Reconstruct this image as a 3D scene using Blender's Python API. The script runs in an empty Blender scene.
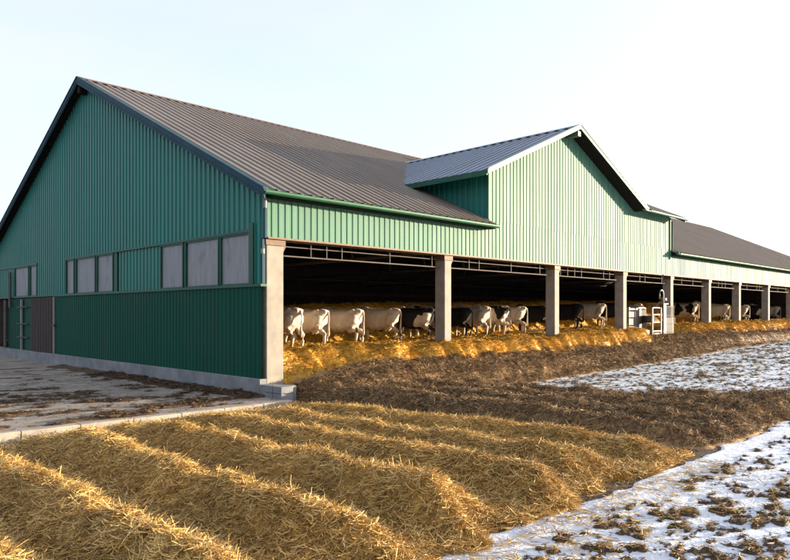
import bpy, bmesh, math, random
import numpy as np
from mathutils import Vector, Matrix

random.seed(7)
RNG = np.random.default_rng(11)
scene = bpy.context.scene
COL = scene.collection

# ------------------------------------------------------------------ layout
F_PX, U0, HZ = 675.0, 395.0, 313.0          # survey of the photograph used to place things in metres
EYE = 2.09
CAMX, CAMY = -9.71, -14.33
EAVE_Y, EAVE_Z = -0.45, 5.10
RIDGE_Y, RIDGE_Z = 11.7, 10.80
SLOPE = (RIDGE_Z - EAVE_Z) / (RIDGE_Y - EAVE_Y)
WIDTH = 2 * RIDGE_Y
LEN = 62.0
VERGE = 0.35
FASCIA_Z = 4.0
PLINTH_Z = 0.43
SILL_Z, WTOP_Z = 2.80, 4.19

def x_at(px, y):
    u = (px - U0) / F_PX
    return (3.27 + .7071 * y + u * (17 + .7071 * y)) / (.7071 * (1 - u))
def s_at(px):
    u = (px - U0) / F_PX
    return (-3.27 - 17 * u) / (.7071 * (1 + u))
def roof_z(y):
    return EAVE_Z + SLOPE * ((y if y <= RIDGE_Y else 2 * RIDGE_Y - y) - EAVE_Y)

# ------------------------------------------------------------------ noise
def _hash(ix, iy, seed):
    h = (ix.astype(np.int64) * 374761393 + iy.astype(np.int64) * 668265263 + seed * 974711) & 0x7fffffff
    h = ((h ^ (h >> 13)) * 1274126177) & 0x7fffffff
    h = (h ^ (h >> 16)) & 0xffffff
    return h / float(0xffffff)
def vn(x, y, seed=0):
    x = np.asarray(x, float); y = np.asarray(y, float)
    ix = np.floor(x); iy = np.floor(y)
    fx = x - ix; fy = y - iy
    fx = fx * fx * (3 - 2 * fx); fy = fy * fy * (3 - 2 * fy)
    a = _hash(ix, iy, seed); b = _hash(ix + 1, iy, seed)
    c = _hash(ix, iy + 1, seed); d = _hash(ix + 1, iy + 1, seed)
    return (a * (1 - fx) + b * fx) * (1 - fy) + (c * (1 - fx) + d * fx) * fy
def fbm(x, y, seed=0, octv=4, gain=.5):
    t = 0; a = 1; s = 0
    for k in range(octv):
        t = t + a * vn(x * 2 ** k + 17.3 * k, y * 2 ** k - 9.1 * k, seed + k); s += a; a *= gain
    return t / s
def sst(a, b, x):
    t = np.clip((x - a) / (b - a), 0, 1)
    return t * t * (3 - 2 * t)

# ------------------------------------------------------------------ materials
def ramp(nt, fac, stops):
    r = nt.nodes.new('ShaderNodeValToRGB')
    el = r.color_ramp.elements
    while len(el) < len(stops): el.new(.5)
    for e, (p, c) in zip(el, stops):
        e.position = p; e.color = (*c, 1)
    nt.links.new(fac, r.inputs[0])
    return r.outputs[0]
def new_mat(name):
    m = bpy.data.materials.new(name); m.use_nodes = True
    nt = m.node_tree
    return m, nt, nt.nodes['Principled BSDF']
def coords(nt, scale=(1, 1, 1), kind='Object'):
    tc = nt.nodes.new('ShaderNodeTexCoord'); mp = nt.nodes.new('ShaderNodeMapping')
    mp.inputs['Scale'].default_value = scale
    nt.links.new(tc.outputs[kind], mp.inputs[0])
    return mp.outputs[0]
def noise(nt, vec, scale, detail=5, rough=.55):
    n = nt.nodes.new('ShaderNodeTexNoise')
    n.inputs['Scale'].default_value = scale; n.inputs['Detail'].default_value = detail
    n.inputs['Roughness'].default_value = rough
    nt.links.new(vec, n.inputs['Vector'])
    return n.outputs['Fac']
def bump(nt, bsdf, fac, strength, dist=.02):
    b = nt.nodes.new('ShaderNodeBump')
    b.inputs['Strength'].default_value = strength; b.inputs['Distance'].default_value = dist
    nt.links.new(fac, b.inputs['Height']); nt.links.new(b.outputs[0], bsdf.inputs['Normal'])
def mix(nt, fac, a, b, mode='MIX'):
    m = nt.nodes.new('ShaderNodeMix'); m.data_type = 'RGBA'; m.blend_type = mode
    for sock, v in ((m.inputs[0], fac), (m.inputs[6], a), (m.inputs[7], b)):
        if hasattr(v, 'links'): nt.links.new(v, sock)
        elif isinstance(v, tuple): sock.default_value = (*v, 1)
        else: sock.default_value = v
    return m.outputs[2]

def mat_simple(name, c0, c1, scale=4, rough=.7, metal=0, bmp=.15, bscale=None, stretch=(1, 1, 1), spec=.5, bdist=.01):
    m, nt, b = new_mat(name)
    v = coords(nt, stretch)
    f = noise(nt, v, scale)
    nt.links.new(ramp(nt, f, [(.3, c0), (.7, c1)]), b.inputs['Base Color'])
    b.inputs['Roughness'].default_value = rough; b.inputs['Metallic'].default_value = metal
    b.inputs['Specular IOR Level'].default_value = spec
    if bmp: bump(nt, b, noise(nt, v, bscale or scale * 6), bmp, bdist)
    return m

def mat_siding(name, base, faded, rough, dirt=.25, spec=.5, streak=(6, 6, .35)):
    m, nt, b = new_mat(name)
    v = coords(nt, streak)
    f = noise(nt, v, 1.0, 6, .6)
    col = ramp(nt, f, [(.35, base), (.68, faded)])
    v2 = coords(nt)
    f2 = noise(nt, v2, .5, 4)
    col = mix(nt, ramp(nt, f2, [(.45, (0, 0, 0)), (.75, (dirt, dirt, dirt))]), col, tuple(.55 * (a + .05) for a in base))
    nt.links.new(col, b.inputs['Base Color'])
    r = ramp(nt, f, [(.2, (rough * .8,) * 3), (.8, (rough * 1.3,) * 3)])
    nt.links.new(r, b.inputs['Roughness'])
    b.inputs['Specular IOR Level'].default_value = spec
    bump(nt, b, noise(nt, coords(nt, (3, 3, 1.2)), 1.5, 3), .12, .02)
    return m

def mat_straw(name, stops, rough=.55, base_noise=9, spec=.3, trans=0):
    m, nt, b = new_mat(name)
    g = nt.nodes.new('ShaderNodeNewGeometry')
    v = coords(nt)
    f = noise(nt, v, base_noise, 4, .7)
    patch = noise(nt, v, .9, 3)
    col = ramp(nt, g.outputs['Random Per Island'], stops)
    k = ramp(nt, f, [(.3, (.58, .58, .58)), (.7, (1.12, 1.12, 1.12))])
    col = mix(nt, 1.0, col, k, 'MULTIPLY')
    k2 = ramp(nt, patch, [(.3, (.75, .72, .68)), (.7, (1.08, 1.05, 1.0))])
    col = mix(nt, 1.0, col, k2, 'MULTIPLY')
    nt.links.new(col, b.inputs['Base Color'])
    b.inputs['Roughness'].default_value = rough
    b.inputs['Specular IOR Level'].default_value = spec
    bump(nt, b, noise(nt, v, 60, 3), .6, .02)
    return m

M = {}
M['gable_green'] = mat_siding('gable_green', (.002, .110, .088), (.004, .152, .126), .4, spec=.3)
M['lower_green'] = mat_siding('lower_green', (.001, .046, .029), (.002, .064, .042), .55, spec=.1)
M['pale_green'] = mat_siding('pale_green', (.050, .148, .098), (.098, .20, .150), .58, .3, spec=.18, streak=(7, 7, .25))  # paler green siding for the long side, right cheek and dormer corner trims
M['trim_green'] = mat_simple('trim_green', (.006, .055, .035), (.010, .075, .05), 3, .5, bmp=.05, spec=.3)
M['gutter_green'] = mat_simple('gutter_green', (.006, .07, .03), (.009, .09, .04), 3, .5, bmp=.05, spec=.3)
M['barge_blue'] = mat_simple('barge_blue', (.010, .040, .058), (.016, .055, .078), 3, .6, bmp=.05, spec=.15)
M['pale_trim'] = mat_simple('pale_trim', (.10, .14, .10), (.13, .17, .125), 3, .6, bmp=.05)
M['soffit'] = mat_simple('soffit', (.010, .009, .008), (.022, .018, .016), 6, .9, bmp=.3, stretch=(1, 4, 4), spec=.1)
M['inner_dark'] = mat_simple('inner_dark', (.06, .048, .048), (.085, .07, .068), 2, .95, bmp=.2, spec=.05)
M['concrete'] = mat_simple('concrete', (.12, .125, .135), (.21, .215, .22), 2.2, .85, bmp=.35, bscale=30)
M['column'] = mat_simple('column', (.19, .17, .145), (.28, .25, .21), 3.0, .85, bmp=.3, bscale=40)
M['galv'] = mat_simple('galv', (.075, .062, .053), (.12, .10, .088), 5, .7, .0, bmp=.08)
M['rust_iron'] = mat_simple('rust_iron', (.10, .06, .04), (.17, .10, .06), 8, .7, .2)
M['white_metal'] = mat_simple('white_metal', (.15, .145, .14), (.22, .21, .20), 6, .5, bmp=.05)
M['wood'] = mat_simple('wood', (.010, .006, .005), (.045, .026, .019), 1.0, .85, bmp=.5, stretch=(9, 9, .6), bscale=3)
M['black'] = mat_simple('black', (.012, .012, .012), (.02, .02, .02), 5, .6, bmp=0)

def make_roof_mat(name, c0, c1, rust, metal=0):
    m, nt, b = new_mat(name)
    v = coords(nt, (5, .3, .3))
    f = noise(nt, v, 1.0, 6, .65)
    col = ramp(nt, f, [(.3, c0), (.7, c1)])
    v2 = coords(nt)
    f2 = noise(nt, v2, .35, 6, .6)
    col = mix(nt, ramp(nt, f2, [(.45, (0, 0, 0)), (.7, (.6, .6, .6))]), col, rust)
    nt.links.new(col, b.inputs['Base Color'])
    nt.links.new(ramp(nt, f, [(.2, (.42,) * 3), (.8, (.62,) * 3)]), b.inputs['Roughness']); b.inputs['Specular IOR Level'].default_value = .3
    b.inputs['Metallic'].default_value = metal
    return m
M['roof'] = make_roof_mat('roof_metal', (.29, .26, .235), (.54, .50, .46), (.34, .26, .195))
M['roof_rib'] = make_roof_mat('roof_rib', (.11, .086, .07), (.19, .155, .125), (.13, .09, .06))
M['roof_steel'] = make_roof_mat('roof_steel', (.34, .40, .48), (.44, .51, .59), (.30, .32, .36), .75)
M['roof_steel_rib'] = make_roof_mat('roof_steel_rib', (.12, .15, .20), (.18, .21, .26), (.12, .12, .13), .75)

# grey weather curtain / polycarbonate window panes
m, nt, b = new_mat('window_sheet')
v = coords(nt, (8, 8, .8))
f = noise(nt, v, 1.0, 6, .65)
stain = noise(nt, coords(nt, (2, 2, .9)), 1.3, 5)
c = ramp(nt, f, [(.3, (.16, .165, .18)), (.7, (.25, .255, .27))])
c = mix(nt, ramp(nt, stain, [(.58, (0, 0, 0)), (.72, (.55, .55, .55))]), c, (.09, .075, .055))
nt.links.new(c, b.inputs['Base Color']); b.inputs['Roughness'].default_value = .5
M['window_sheet'] = m

STRAW = [(0, (.22, .122, .036)), (.3, (.54, .33, .095)), (.7, (.78, .51, .155)), (1, (.88, .66, .30))]
M['straw'] = mat_straw('straw', STRAW)
M['feed'] = mat_straw('feed', [(0, (.44, .21, .025)), (.5, (.80, .45, .06)), (1, (.90, .62, .14))])
M['litter'] = mat_straw('litter', [(0, (.055, .035, .022)), (.4, (.23, .14, .075)), (.75, (.45, .29, .14)), (1, (.64, .44, .21))], rough=.7)

M['litter_dark'] = mat_straw('litter_dark', [(0, (.03, .02, .014)), (.5, (.085, .052, .03)), (.85, (.18, .11, .055)), (1, (.34, .22, .10))], rough=.7)
m, nt, b = new_mat('snow')
v = coords(nt)
n1 = noise(nt, v, 3, 5); n2 = noise(nt, v, 25, 4)
c = ramp(nt, n1, [(.3, (.50, .54, .62)), (.62, (.68, .705, .76))])
c = mix(nt, ramp(nt, noise(nt, v, 11, 6, .7), [(.66, (0, 0, 0)), (.76, (.35, .35, .35))]), c, (.30, .24, .18))
nt.links.new(c, b.inputs['Base Color']); b.inputs['Roughness'].default_value = .6
bump(nt, b, n2, .5, .03)
M['snow'] = m
M['dirt'] = mat_simple('dirt', (.045, .030, .020), (.10, .068, .042), 3, .9, bmp=.8, bscale=25, spec=.2, bdist=.03)

m, nt, b = new_mat('yard_concrete')
v = coords(nt)
c = ramp(nt, noise(nt, v, 1.1, 8, .65), [(.3, (.17, .14, .115)), (.65, (.33, .28, .23))])
c = mix(nt, ramp(nt, noise(nt, coords(nt, (.55, 1.6, 1)), 1.7, 8, .7), [(.50, (0, 0, 0)), (.60, (.8, .8, .8))]), c, (.10, .075, .055))
nt.links.new(c, b.inputs['Base Color']); b.inputs['Roughness'].default_value = .85
bump(nt, b, noise(nt, v, 18, 6), .5, .02)
M['yard'] = m

# ------------------------------------------------------------------ mesh helpers
def np_mesh(name, verts, quads, mats, smooth=False, mat_idx=None, tris=None):
    me = bpy.data.meshes.new(name)
    nv, nq = len(verts), len(quads)
    me.vertices.add(nv); me.vertices.foreach_set('co', np.ascontiguousarray(verts, np.float32).ravel())
    me.loops.add(nq * 4); me.loops.foreach_set('vertex_index', np.ascontiguousarray(quads, np.int32).ravel())
    me.polygons.add(nq)
    me.polygons.foreach_set('loop_start', np.arange(0, nq * 4, 4, dtype=np.int32))
    if smooth is not False:
        sm = np.ones(nq, bool) if smooth is True else smooth
        me.polygons.foreach_set('use_smooth', sm)
    for mm in mats: me.materials.append(mm)
    if mat_idx is not None: me.polygons.foreach_set('material_index', mat_idx.astype(np.int32))
    me.update(calc_edges=True)
    return me
def link(name, me, parent=None):
    o = bpy.data.objects.new(name, me); COL.objects.link(o)
    if parent: o.parent = parent
    return o
def tag(o, label=None, cat=None, group=None, kind=None):
    if label: o['label'] = label
    if cat: o['category'] = cat
    if group: o['group'] = group
    if kind: o['kind'] = kind
    return o
def empty(name, loc=(0, 0, 0), rz=0):
    o = bpy.data.objects.new(name, None); COL.objects.link(o)
    o.location = loc; o.rotation_euler = (0, 0, rz); o.empty_display_size = .2
    return o

class MB:
    def __init__(s): s.v = []; s.f = []; s.rib = set()
    def add(s, vs, fs):
        n = len(s.v); s.v += [tuple(p) for p in vs]; s.f += [tuple(i + n for i in f) for f in fs]; return s
    def box(s, a, b):
        (x0, y0, z0), (x1, y1, z1) = a, b
        return s.add([(x0,y0,z0),(x1,y0,z0),(x1,y1,z0),(x0,y1,z0),(x0,y0,z1),(x1,y0,z1),(x1,y1,z1),(x0,y1,z1)],
                     [(0,3,2,1),(4,5,6,7),(0,1,5,4),(1,2,6,5),(2,3,7,6),(3,0,4,7)])
    def prism(s, pts, vec):
        n = len(pts); p2 = [tuple(Vector(p) + Vector(vec)) for p in pts]
        return s.add(list(pts) + p2, [tuple(range(n))[::-1], tuple(range(n, 2 * n))] +
                     [(i, (i + 1) % n, n + (i + 1) % n, n + i) for i in range(n)])
    def tube(s, pts, r, n=8):
        rings = []
        P = [Vector(p) for p in pts]
        for i, p in enumerate(P):
            d = (P[min(i + 1, len(P) - 1)] - P[max(i - 1, 0)]).normalized()
            a = Vector((0, 0, 1)) if abs(d.z) < .9 else Vector((1, 0, 0))
            u = d.cross(a).normalized(); w = d.cross(u)
            rr = r[i] if isinstance(r, (list, tuple)) else r
            rings.append([p + rr * (math.cos(t) * u + math.sin(t) * w) for t in [2 * math.pi * k / n for k in range(n)]])
        vs = [q for rg in rings for q in rg]; fs = []
        for i in range(len(P) - 1):
            for k in range(n):
                fs.append((i*n+k, i*n+(k+1) % n, (i+1)*n+(k+1) % n, (i+1)*n+k))
        fs.append(tuple(range(n))[::-1]); fs.append(tuple((len(P)-1)*n + k for k in range(n)))
        return s.add(vs, fs)
    def build(s, name, mat, parent=None, bevel=0, smooth=False, rib_mat=None):
        me = bpy.data.meshes.new(name); me.from_pydata(s.v, [], s.f)
        bm = bmesh.new(); bm.from_mesh(me)
        bmesh.ops.recalc_face_normals(bm, faces=bm.faces)
        if bevel: bmesh.ops.bevel(bm, geom=list(bm.edges), offset=bevel, segments=2, affect='EDGES', profile=.5)
        bm.to_mesh(me); bm.free()
        me.materials.append(mat)
        if rib_mat:
            me.materials.append(rib_mat)
            for k in s.rib: me.polygons[k].material_index = 1
        if smooth: me.polygons.foreach_set('use_smooth', [True] * len(me.polygons))
        return link(name, me, parent)

def corr(mb, O, U, V, N, u0, u1, vb, vt, period=.25, depth=.03, rib=.36, phase=0.0):
    """corrugated trapezoid sheet: stations along U, from vb(u) to vt(u) along V, ribs raised along N"""
    O, U, V, N = Vector(O), Vector(U), Vector(V), Vector(N)
    st = []
    a = rib * period / 2; s_ = .10 * period
    k0 = math.floor((u0 - phase) / period) - 1; k1 = math.ceil((u1 - phase) / period) + 1
    for k in range(k0, k1 + 1):
        c = phase + k * period
        st += [(c - a - s_, 0), (c - a, depth), (c + a, depth), (c + a + s_, 0)]
    out = []
    for i in range(len(st)):
        if u0 < st[i][0] < u1: out.append(st[i])
    def at(u):
        for i in range(len(st) - 1):
            if st[i][0] <= u <= st[i + 1][0]:
                t = (u - st[i][0]) / (st[i + 1][0] - st[i][0] + 1e-9)
                return st[i][1] * (1 - t) + st[i + 1][1] * t
        return 0
    out = [(u0, at(u0))] + out + [(u1, at(u1))]
    vs = []
    for u, h in out:
        B, T = vb(u), vt(u)
        T = max(T, B)
        vs += [O + U * u + V * B + N * h, O + U * u + V * T + N * h]
    fs = [(2 * i, 2 * i + 2, 2 * i + 3, 2 * i + 1) for i in range(len(out) - 1)]
    nf = len(mb.f)
    for i in range(len(out) - 1):
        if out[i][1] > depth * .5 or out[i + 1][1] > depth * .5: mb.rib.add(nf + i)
    mb.add(vs, fs)

def grid(xs, ys, zf):
    X, Y = np.meshgrid(xs, ys)
    Z = zf(X, Y)
    v = np.stack([X, Y, Z], -1).reshape(-1, 3)
    nx, ny = len(xs), len(ys)
    i = np.arange(nx - 1)[None, :] + nx * np.arange(ny - 1)[:, None]
    q = np.stack([i, i + 1, i + 1 + nx, i + nx], -1).reshape(-1, 4)
    return v, q

def strands(px, py, hf, length, width, lift=.03, upturn=.25, seed=1, az=None):
    """thin curved ribbons (straw stems) lying on the height function hf"""
    r = np.random.default_rng(seed)
    n = len(px)
    if az is None: az = r.uniform(0, 2 * np.pi, n)
    L = length * r.uniform(.55, 1.35, n)
    W = width * r.uniform(.6, 1.3, n)
    dx, dy = np.cos(az), np.sin(az)
    curl = r.normal(0, .55, n) * L
    tilt = r.normal(0, upturn, n)            # stems poke out of the heap
    t = np.array([-.5, -.17, .17, .5])
    roll = r.uniform(-1.0, 1.0, n)
    off = r.uniform(0, 1, n) ** 2 * lift
    V = np.empty((n, 8, 3), np.float32)
    hc = hf(px, py)
    for k, tt in enumerate(t):
        c = curl * (tt * tt - .08)
        x = px + dx * L * tt - dy * c
        y = py + dy * L * tt + dx * c
        zs = hf(x, y)
        ztan = hc + tilt * L * tt
        z = np.maximum(zs * .75 + hc * .25, ztan) + off + .006
        wx, wy, wz = -dy * W * .5 * np.cos(roll), dx * W * .5 * np.cos(roll), W * .5 * np.sin(roll)
        taper = 1.0 if 0 < k < 3 else .6
        V[:, 2 * k] = np.stack([x - wx * taper, y - wy * taper, z - wz * taper], -1)
        V[:, 2 * k + 1] = np.stack([x + wx * taper, y + wy * taper, z + wz * taper], -1)
    base = (np.arange(n) * 8)[:, None, None]
    q = np.array([[0, 1, 3, 2], [2, 3, 5, 4], [4, 5, 7, 6]])[None]
    return V.reshape(-1, 3), (base + q).reshape(-1, 4)

def heap(name, base, strand_list, mat, mats=None):
    vs, qs, sm, mi = [base[0]], [base[1]], [np.ones(len(base[1]), bool)], [np.zeros(len(base[1]), int)]
    n = len(base[0])
    for s in strand_list:
        v, q = s[0], s[1]
        vs.append(v); qs.append(q + n); n += len(v); sm.append(np.zeros(len(q), bool))
        mi.append(np.full(len(q), s[2] if len(s) > 2 else 0))
    return np_mesh(name, np.concatenate(vs), np.concatenate(qs), mats or [mat], np.concatenate(sm), np.concatenate(mi))

# ------------------------------------------------------------------ ground
def rise(x): return .5 * sst(4, 38, np.asarray(x, float))
def G(x, y): return -.15 + rise(x)

def build_ground():
    xs = np.concatenate([[-3000, -800, -200, -60], np.arange(-30, 70, 2.0), [90, 200, 800, 3000]])
    ys = np.concatenate([[-3000, -800, -200, -60], np.arange(-30, 60, 2.0), [90, 200, 800, 3000]])
    v, q = grid(xs, ys, lambda X, Y: G(X, Y) - .03)
    o = link('ground', np_mesh('ground', v, q, [M['dirt']], True))
    tag(o, 'bare frozen brown earth under the snow and straw', 'ground', kind='structure')
build_ground()

def yard_pad():
    # concrete yard beside the gable wall, edge towards the straw
    xs = np.concatenate([[-60, -40, -25], np.arange(-16, 0.01, .08)]); xs[-1] = -.02
    ys = np.concatenate([np.arange(-1.2, 8, .08), [10, 14, 20, 30, 45]])
    def z(X, Y):
        return .004 * fbm(X * 2, Y * 2, 3) + .0
    v, q = grid(xs, ys, z)
    # front edge apron
    nx = len(xs)
    n = len(v)
    jag = .02 * (fbm(xs * 3, xs * 0, 9) - .5)
    fv = np.stack([xs, np.full(nx, -1.205) + jag, np.full(nx, -.3)], -1)
    fq = np.array([[n + i, n + i + 1, i + 1, i] for i in range(nx - 1)])
    v[:nx, 1] += jag
    o = link('concrete_yard', np_mesh('concrete_yard', np.concatenate([v, fv]), np.concatenate([q, fq]), [M['yard']]))
    tag(o, 'stained concrete yard slab beside the green gable wall', 'yard', kind='structure')
yard_pad()
def kerb():
    mb = MB(); x = -14.0
    while x < -.2:
        x1 = min(x + 1.0, -.2)
        mb.box((x, -1.42, -.3), (x1 - .012, -1.208, .035 + random.uniform(-.004, .004))); x = x1
    o = mb.build('kerb', M['kerb'], None, .012)
    tag(o, 'low sunlit concrete kerb along the yard slab', 'kerb', kind='structure')
M['kerb'] = mat_simple('kerb', (.24, .20, .165), (.36, .31, .26), 2.5, .85, bmp=.4, bscale=30)
kerb()

# ------------------------------------------------------------------ straw windrows in the foreground
WIND = [-8.3, -7.25, -5.75, -4.4, -3.0, -1.6, -.2]
WEND = [-10.7, -10.6, -10.4, -10.2, -10.3, -10.2, -10.2]
WBEG = [-2.1, -2.05, -1.85, -1.75, -1.45, -1.3, -1.6]
WH = [.38, .40, .42, .39, .34, .29, .24]
def windrow_h(i):
    Xi, ye, yb, H = WIND[i], WEND[i], WBEG[i], WH[i]
    def f(x, y):
        x = np.asarray(x, float); y = np.asarray(y, float)
        xc = Xi + .22 * (fbm(y * .55, y * 0 + i * 7, 20 + i, 3) - .5) + [0, 0, .02, .03, .06, .09, .10][i] * (-(y + 5))
        hw = .53 + .10 * (vn(y * .8, y * 0 + 3 * i, 41) - .5)
        d = np.abs(x - xc) / hw
        prof = np.where(d < 1, np.cos(np.pi / 2 * np.clip(d, 0, 1)) ** 1.35, 0)
        amp = H * (.88 + .34 * (fbm(y * .8, y * 0 + i * 5, 50 + i, 2) - .5))
        e = sst(0, .7, y - ye + .5 * (vn(x * 2.2, y * 1.5, 77) - .5)) * sst(0, .35, yb - y + .2 * (vn(x * 2, y, 78) - .5))
        lump = (.18 * (fbm(x * 2.4, y * 2.4, 60 + i, 3) - .5) + .07 * (fbm(x * 8, y * 8, 90 + i, 2) - .5)) * e
        low = .07 * sst(1.75, 1.0, d) * e
        amp = amp * (.12 + .88 * sst(-.2, 2.6, yb - y))
        return G(x, y) - .055 + (amp * prof + lump * (.4 + .6 * prof) + low) * e + .035 * sst(0, .12, e)
    return f
LAB = ['leftmost straw windrow, only its flank showing in the bottom left corner',
       'straw windrow second from the left, its crest running into the bottom edge',
       'third straw windrow from the left, tallest, running from the kerb to the bottom edge',
       'straw windrow fourth from the left, beside the tallest front one',
       'straw windrow fifth from the left, between the fourth and the lower sixth',
       'sixth straw windrow from the left, second nearest the dark litter',
       'low seventh straw windrow lying right beside the dark brown litter']
for i in range(7):
    f = windrow_h(i)
    xs = np.arange(WIND[i] - 1.25, WIND[i] + 1.5, .03); ys = np.arange(WEND[i] - .25, WBEG[i] + .25, .03)
    base = grid(xs, ys, f)
    r = np.random.default_rng(100 + i)
    area = 2.2 * (WBEG[i] - WEND[i])
    n = int(area * 2700)
    px = WIND[i] + r.uniform(-1.2, 1.4, n); py = WEND[i] - .1 + (WBEG[i] - WEND[i] + .2) * r.uniform(0, 1, n) ** 1.25
    keep = f(px, py) > G(px, py) - .035
    px, py = px[keep], py[keep]
    s1 = strands(px, py, f, .17, .0085, .07, .40, 200 + i)
    n2 = int(area * 45)
    qx = WIND[i] + r.uniform(-.95, 1.1, n2); qy = r.uniform(WEND[i] - .35, WBEG[i] + .2, n2)
    s2 = strands(qx, qy, f, .22, .008, .05, .5, 300 + i)
    o = link('straw_windrow', heap('straw_windrow', base, [s1, s2], M['straw']))
    tag(o, LAB[i], 'straw windrow', 'straw windrows in front of the barn')

# ------------------------------------------------------------------ dark litter (old bedding and manure)
def litter_h(x, y):
    x = np.asarray(x, float); y = np.asarray(y, float)
    w = fbm(x * .6, y * .6, 5, 3) - .5
    xb = 5.4 + .5 * (-1.9 - y) * .5 + .9 * sst(-6, -9.5, y) + 1.0 * w
    blk = sst(1.05, 1.5, x + .5 * w - .10 * (-(y + 5))) * sst(xb + .35, xb - .5, x) * sst(-10.35, -9.7, y + .5 * w)
    ph = (x + .5 * (fbm(x * .3, y * .35, 8, 2) - .5)) / 1.18
    rid = np.abs(np.sin(np.pi * ph)) ** 1.2
    hb = blk * (.10 + .29 * rid)
    near = sst(.35, 1.1, x + .4 * w)
    band = sst(-2.35, -1.75, y + .55 * w - .25 * sst(10, 30, x)) * near
    slope = sst(-2.3, -.5, y)
    ph2 = (y + .35 * (fbm(x * .5, y * .3, 12, 2) - .5)) / .9
    hband = band * (.12 + .44 * slope * sst(0, 3.5, x) + .14 * slope + .17 * np.abs(np.sin(np.pi * ph2)))
    h = np.maximum(hb, hband)
    m = np.maximum(blk, band)
    lump = .26 * (fbm(x * 1.9, y * 1.9, 33, 4, .6) - .5) + .08 * (fbm(x * 9, y * 9, 34, 2) - .5)
    return G(x, y) - .06 + h + lump * np.minimum(m * 1.4, 1) + .02 * m
def litter():
    xs1 = np.arange(.1, 13, .045); ys = np.arange(-10.7, .3, .045)
    b1 = grid(xs1, ys, litter_h)
    xs2 = np.arange(12.95, 63, .12); ys2 = np.arange(-3.4, .3, .07)
    b2 = grid(xs2, ys2, litter_h)
    base = (np.concatenate([b1[0], b2[0]]), np.concatenate([b1[1], b2[1] + len(b1[0])]))
    r = np.random.default_rng(5)
    def pts(n, x0, x1, y0, y1):
        x = r.uniform(x0, x1, n); y = r.uniform(y0, y1, n)
        k = litter_h(x, y) > G(x, y) + .0
        return x[k], y[k]
    S = []
    x, y = pts(210000, .2, 11.5, -10.5, .1); S.append(strands(x, y, litter_h, .15, .0105, .06, .45, 7))
    x, y = pts(45000, 11.5, 30, -3.3, .1); S.append(strands(x, y, litter_h, .22, .016, .08, .45, 8))
    x, y = pts(16000, 30, 62, -3.3, .1); S.append(strands(x, y, litter_h, .3, .022, .05, .3, 9))
    o = link('dark_litter', heap('dark_litter', base, S, M['litter']))
    tag(o, 'dark brown matted bedding and manure spread between straw and barn', 'litter', kind='stuff')
litter()

# ------------------------------------------------------------------ snow with clods and straw wisps showing
def clod_h(x, y):
    big = fbm(x * 1.15, y * 1.15, 140, 3)
    cl = fbm(x * 3.6, y * 4.6, 141, 4, .6)
    return G(x, y) - .04 + .13 * (cl - .50) * sst(.30, .60, big) + .22 * (fbm(x * 6, y * 11, 150, 3, .65) - .48) * (.8 + .2 * sst(.35, .6, big)) - .05 * sst(-10.75, -10.5, y + .2 * (big - .5)) * sst(6, 3, x) + .012 * sst(.0, -4, x) * sst(-10.6, -11.4, y)
def snow_h(x, y):
    edge = sst(-10.02, -10.25, y + .45 * (fbm(x * 1.6, y * 1.6, 160, 3) - .5))
    w = fbm(x * .6, y * .6, 5, 3) - .5
    xb = 5.5 + .5 * (-1.9 - y) * .5 + .9 * sst(-6, -9.5, y) + 1.0 * w
    f2 = sst(xb - .2, xb + .3, x) * sst(-1.75, -2.15, y + .55 * w - .25 * sst(10, 30, x))
    f3 = sst(.34, .22, np.abs(x - .45 - .1 * w)) * sst(-4.2, -3.9, y) * sst(-1.1, -1.3, y)
    m = np.maximum(np.maximum(edge, f2), f3)
    s = .022 * (fbm(x * 2.2, y * 2.2, 170, 3) - .5) + .012 * (fbm(x * 9, y * 11, 171, 2) - .5)
    return G(x, y) - .075 + m * .062 + s
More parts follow.
